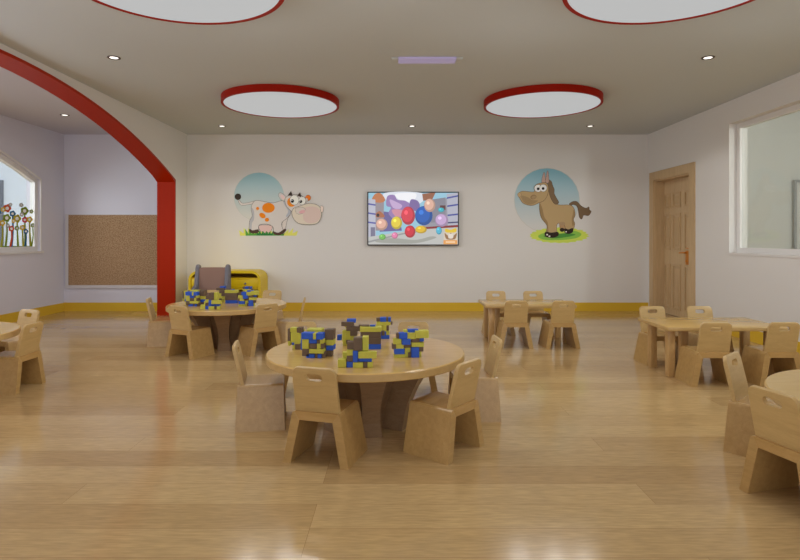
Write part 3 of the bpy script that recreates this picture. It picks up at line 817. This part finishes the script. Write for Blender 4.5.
# ================================================================ BLOCK FIGURES
U = .0232
Yc, Bc, Kc = 'bY', 'bB', 'bK'
FIG = {
 'front': (348.0, 3.10, [(Yc,0,2,0,2,0,1.9),(Yc,1,2.3,1.6,3,1.7,3.3),(Bc,2.1,3.6,0,2,0,1.4),(Kc,2.1,3.6,0,2,1.4,2.8),(Yc,2.1,3.6,0,2,2.8,4.2),(Kc,2.2,4,.2,2.4,4.2,6),(Bc,3.6,4.8,-.4,1.5,1.3,4),
     (Yc,3.6,6,-.4,1.8,0,1.3),(Kc,3.7,5.8,-.3,2.4,4,7),(Yc,5.8,7.2,0,2.6,4,7.2),(Yc,4.9,9.2,-.8,.6,2.3,3.9),(Bc,4.8,8,.2,2.2,1.3,2.3),(Kc,6,7,0,2,0,1.3),(Yc,7,8.2,0,2,0,1.3),(Yc,4.8,7.2,.6,2.6,2.3,4)]),
 'cube': (308.5, 3.34, [(Kc,.3,2.2,0,2.5,.4,2.3),(Yc,.3,2.1,0,2,2.3,4.8),(Bc,-.2,.3,.6,2.6,1.8,4.6),(Bc,.2,3.3,-.4,2,4.8,6.4),(Yc,3.3,4.1,-.4,2,4.8,6.4),(Bc,4.1,5.8,-.4,2,4.8,6.4),(Bc,2.1,4.2,0,2,3.7,4.8),(Kc,4.2,5,0,2,3.7,4.8),
     (Yc,5,5.9,0,2,3.7,4.8),(Kc,2.2,4.2,0,2,2.4,3.7),(Yc,4.2,5.2,0,2,2.3,3.7),(Kc,5.2,6,0,2,2.5,3.7),(Yc,2.2,6,-.2,2,1.2,2.3),(Bc,1.4,3.6,0,2.4,0,1),(Kc,3.6,4.4,.2,2,0,1.2),(Bc,4.4,5.4,0,2,0,1),(Kc,5.4,6.2,.4,2.4,0,1.6),
     (Kc,5.6,7.9,2.2,5,4.3,7),(Yc,6,7.9,2.2,5,2.9,4.3),(Bc,6,7.9,2.2,5,1.6,2.9),(Yc,1,4.8,2,5,5.6,7),(Kc,6,7.4,2.4,4.6,0,1.6),(Yc,.6,5.6,2,4.8,1,5.6)]),
 'sheep': (294.5, 3.60, [(Kc,0,.8,0,1.6,2.2,5.6),(Yc,.1,.8,0,1.2,.9,2.2),(Yc,.7,2.7,0,2,4.7,5.9),(Kc,2.7,4,0,2,4.5,6),(Yc,.9,3.5,0,2.6,1.5,4.7),(Bc,1.3,2,-.2,.6,1.2,1.9),(Yc,1.4,2.2,0,1.8,0,1.5),(Kc,2.2,3.6,0,1.8,0,1.5),(Yc,3,4,1,3,4,5.2)]),
 'bird': (345.0, 3.72, [(Yc,.3,1.3,0,2,.9,4.2),(Yc,1.3,2.8,0,2,.4,5),(Kc,0,3.5,0,2,5.4,6.6),(Bc,1.5,4,.6,2.4,6.3,7.3),(Kc,1.4,5,-.2,1.6,4.1,5.4),(Kc,2.5,4.5,-.4,1.6,2.8,4.1),(Yc,2.8,4.2,0,2,1.3,2.8),(Kc,1.4,2.5,-.6,.4,.6,1.7),(Yc,1,2.6,.2,2,5,5.5),(Bc,-1.2,.1,.4,2,1.4,2.9),(Yc,.4,4,.2,2.2,0,1)]),
 'box': (370.5, 3.60, [(Kc,.5,6,0,3,1.4,3.1),(Kc,.5,6,0,3,3.1,4.7),(Bc,.6,6,0,3,0,1.4),(Yc,.4,6.1,-.2,3.2,4.7,6),(Bc,3,4.5,.8,2,6,6.4),(Kc,-.1,.5,2,3.4,4.5,6.3),(Kc,6.1,7,1,2.6,3.5,4.7),(Kc,.6,2.8,.9,3.1,6,6.3)]),
 'robot': (384.5, 3.97, [(Kc,0,1.1,0,2,5.1,6.2),(Bc,1.1,2.9,0,2.2,5,6.3),(Kc,2.9,3.5,0,2,5.1,6.3),(Bc,3.5,4.3,0,2,5,6.3),(Yc,0,4.2,0,2,4,5.1),(Kc,4.2,4.8,0,1.6,4.2,5.2),(Yc,2,3,0,2,2.2,4),(Kc,3,3.7,0,2,2.4,4),(Bc,1.4,2.9,0,2,1.1,2.3),(Yc,2.9,3.9,0,2,1.1,2.3),(Bc,1.2,3.9,0,2.2,0,1.2),(Yc,1.2,2,.2,2,2.3,4)]),
 'horse': (410.0, 3.36, [(Kc,1,1.7,0,1.6,4.9,6.2),(Bc,1.7,3.8,-.2,2,4.8,6.3),(Yc,3.8,6,0,2.2,4.6,6.3),(Yc,5.8,9.3,-.4,2,4.9,6.8),(Bc,4,6.8,.6,2.4,6.2,7),(Yc,3,5,1,3,6,6.8),(Bc,2.4,4.6,-.5,1.6,3.3,4.8),(Yc,.2,2.3,0,2,3.4,4.8),(Kc,-.1,.9,0,1.6,2.2,3.5),(Yc,.9,2.9,0,2,2.2,3.4),
     (Bc,.5,3.1,-.2,2,.9,2.3),(Yc,.4,3.2,0,2.2,0,.9),(Yc,3.2,4.6,.4,2.4,0,2.5),(Kc,2.9,4.8,.3,2.2,2.4,3.4),(Kc,4.8,7,0,2.2,3.8,4.8),(Bc,7,8.1,0,2,4,4.9),(Yc,4.9,8.1,0,2.2,2.6,3.8),(Bc,4.8,6.8,-.3,1.8,0,2.6),(Kc,6.8,8,.2,2,1.4,2.7),(Yc,6.9,7.5,.4,2,0,1.4),(Kc,4,4.8,0,1.6,0,1.3)]),
}
BOXES = {}
def unit_block(col):
    return M[col]
figroots = {}
lab1 = {'front': 'stepped olive, brown and blue block figure nearest the front of the middle table',
        'cube': 'bulky block figure with a blue top band on the left of the middle table',
        'sheep': 'small olive and brown block figure behind the bulky one on the middle table',
        'bird': 'upright olive block figure with brown beak-like blocks left of the brown block box, middle table',
        'box': 'box-shaped brown block figure with olive lid in the middle of the middle table',
        'robot': 'small block figure with a blue and brown head at the back of the middle table',
        'horse': 'four-legged olive and blue block figure on the right of the middle table'}
lab2 = {'front': 'stepped block figure nearest the front of the far left table',
        'cube': 'bulky block figure with a blue top band on the left of the far left table',
        'sheep': 'small olive and brown block figure at the left rear of the far left table',
        'bird': 'olive block figure left of the brown block box on the far left table',
        'box': 'box-shaped brown block figure with olive lid on the far left table',
        'robot': 'block figure with a blue head at the back of the far left table',
        'horse': 'four-legged olive and blue block figure on the right of the far left table'}
for key, (cx, Y, bl) in FIG.items():
    sc = U*(1.02 if key in ('bird', 'box', 'robot') else 1)
    xs = [b[1] for b in bl]+[b[2] for b in bl]; mid = (min(xs)+max(xs))/2
    # centre in metres on the table
    px = {'front': 357.5, 'cube': 316.5, 'sheep': 295.7, 'bird': 348.3, 'box': 371.5, 'robot': 384.5, 'horse': 410}[key]
    X = (px-VX)/F*Y
    t = thing('block_figure', lab1[key], 'toy blocks', (X, Y, RT), {'horse': -6, 'cube': 8, 'sheep': 12}.get(key, 0), 'block figures on the middle table')
    for (c_, x0, x1, y0, y1, z0, z1) in bl:
        bm = bmesh.new(); g = .0004
        add_box(bm, (x0-mid)*sc+g, (x1-mid)*sc-g, (y0-1)*sc+g, (y1-1)*sc-g, z0*sc+(g if z0 > 0 else 0), z1*sc-g, .0016, 1)
        newobj('block', bm, M[c_], t)
    figroots[key] = (t, X-TABS[0][0], Y-TABS[0][1])
for key, (t, dx, dy) in figroots.items():
    dup(t, (TABS[1][0]+dx*1.0, TABS[1][1]+dy, RT), math.degrees(-t.rotation_euler.z), lab2[key], 'block figures on the far left table')

# ================================================================ YELLOW CABINET
cab = thing('yellow_cabinet', 'low yellow cabinet with rounded corners and drawers in the back left corner', 'cabinet')
cx0, cx1, cy0, cy1, ch_ = -3.127, -2.045, 8.45, YB-.016, .665
bm = bmesh.new()
th = .036
add_prism(bm, [rrect(cx0, cx1, .0, ch_, .14, 10), rrect(cx0+th, cx1-th, th, ch_-th, .105, 10)], lambda u, v: (u, cy0, v), lambda u, v: (u, cy1, v))
newobj('cabinet_shell', bm, M['yellow'], cab, smooth=True)
box('back_panel', cx0+.02, cx1-.02, cy1-.02, cy1-.004, .03, ch_-.06, M['yshade'], cab)
for z0 in (.405, .2):
    box('shelf', cx0+th, cx1-th, cy0+.02, cy1-.02, z0-.02 if z0 > .3 else z0, z0 if z0 > .3 else z0+.02, M['yellow'], cab)
box('shelf', cx0+th, cx1-th, cy0+.02, cy1-.02, .545, .56, M['yellow'], cab)
mx_ = (cx0+cx1)/2
for (a, b) in ((cx0+th+.004, mx_-.004), (mx_+.004, cx1-th-.004)):
    for z0, z1 in ((.409, .541), (.06, .196)):
        bm = bmesh.new(); add_box(bm, a, b, cy0+.012, cy0+.3, z0, z1, .005, 2)
        d = newobj('drawer', bm, M['yellow'], cab, smooth=True)
        bm = bmesh.new(); bmesh.ops.create_uvsphere(bm, u_segments=12, v_segments=8, radius=.016, matrix=Matrix.Translation(((a+b)/2+.06, cy0+.002, (z0+z1)/2)))
        newobj('knob', bm, M['grey'], d, smooth=True)

# ================================================================ ARMCHAIR
ac = thing('small_armchair', 'small brown upholstered armchair with grey sides in front of the yellow cabinet', 'armchair', (-2.65, 8.0, 0))
bm = bmesh.new()
add_prism(bm, [rrect(-.185, .185, .08, .735, .03, 4, (0, 0, 1, 1))], lambda u, v: (u, .06+.03*v, v), lambda u, v: (u, .15+.03*v, v))
newobj('backrest', bm, M['brown'], ac, smooth=True)
bm = bmesh.new(); add_box(bm, -.185, .185, -.26, .07, .14, .32, .03, 3); newobj('seat_cushion', bm, M['brown'], ac, smooth=True)
for s in (-1, 1):
    # side panel: tall at the back, sloping down to the front
    pr = [(.19, .03), (.20, .72), (.175, .765), (.13, .78), (.09, .765), (.07, .72), (.03, .50), (-.12, .42), (-.25, .40), (-.29, .36), (-.29, .03)]
    bm = bmesh.new()
    add_prism(bm, [pr], lambda u, v: (s*(.185), u, v), lambda u, v: (s*(.238+.012*(1-v)), u, v))
    es = [e for e in bm.edges if len(e.link_faces) == 2 and abs(e.calc_face_angle(0)) > 1.2]
    bmesh.ops.bevel(bm, geom=es, offset=.018, segments=3, affect='EDGES', profile=.5)
    newobj('side_panel', bm, M['grey'], ac, smooth=True)
bm = bmesh.new(); add_box(bm, -.185, .185, -.24, .17, .0, .13, .01, 2); newobj('base', bm, M['grey'], ac, smooth=True)

# ================================================================ LIGHT
def spot(x, y, z, p, ang=170, col=(1, .95, .88), r=0.0, blend=.6):
    l = bpy.data.lights.new('lamp_light', 'SPOT'); l.energy = p; l.spot_size = math.radians(ang); l.spot_blend = blend
    l.shadow_soft_size = r; l.color = col
    o = bpy.data.objects.new('lamp_light', l); C.objects.link(o); o.location = (x, y, z)
    return o
for x, y, _ in lamps:
    for k in range(6):
        a = 2*PI*k/6+.3
        spot(x+.42*math.cos(a), y-.40+.15*math.sin(a), H-lt-.02, 7.1, 163, (1, .98, .95), 0, .15)
for x, y, lab in dl:
    if x > XL:
        spot(x, y, H-.02, 4, 95, (1, .97, .92), 0, 1)
    else:
        spot(x, y, H-.02, 8, 90, (.86, .88, 1), 0, 1)

def point(x, y, z, p, col):  # bare point added as fill, stands for no fixture
    l = bpy.data.lights.new('fill_light', 'POINT'); l.energy = p; l.color = col; l.shadow_soft_size = .15
    o = bpy.data.objects.new('fill_light', l); C.objects.link(o); o.location = (x, y, z); return o
point(-4.3, 3.4, 2.1, 52, (.87, .9, 1))  # added cool fill for the side area
rl = random.Random(11)
for k in range(30):
    o = point(-2.4+5.6*((k % 5)+rl.random())/5, 1.2+3.6*((k//5)+rl.random())/6, 1.9+.3*rl.random(), .72, (.95, .98, 1)); o.data.shadow_soft_size = 0  # scattered fill points added to lift ceiling and walls
o = point(-2.75, 8.3, 1.1, 2.4, (1, .82, .3)); o.data.shadow_soft_size = 0  # added yellow point, gives the back left corner its warm glow
o = point(-6.9, 5.5, 2.2, 230, (.92, .96, 1)); o.data.shadow_soft_size = .9  # added point that brightens the far room behind the arched window
point(5.6, 3.0, 2.4, 190, (.93, .98, 1))  # added point that brightens the room behind the right window

w = bpy.data.worlds.new('world'); bpy.context.scene.world = w; w.use_nodes = True
w.node_tree.nodes['Background'].inputs[0].default_value = (.97, .98, 1, 1)
w.node_tree.nodes['Background'].inputs[1].default_value = 1.6

# ================================================================ CAMERA
cam = bpy.data.cameras.new('camera'); co = bpy.data.objects.new('camera', cam); C.objects.link(co)
co.location = (0, 0, CZ); co.rotation_euler = (PI/2, 0, 0)
cam.sensor_fit = 'HORIZONTAL'; cam.sensor_width = 36; cam.lens = F/800*36
cam.shift_x = (400-VX)/800.0
cam.shift_y = -(280-VY)/800.0
cam.clip_start = .05; cam.clip_end = 60
sc = bpy.context.scene
sc.camera = co
sc.view_settings.view_transform = 'Standard'
sc.view_settings.look = 'None'
sc.view_settings.exposure = 0
sc.cycles.use_denoising = True
sc.cycles.max_bounces = 10; sc.cycles.diffuse_bounces = 6
sc.cycles.sample_clamp_indirect = 6
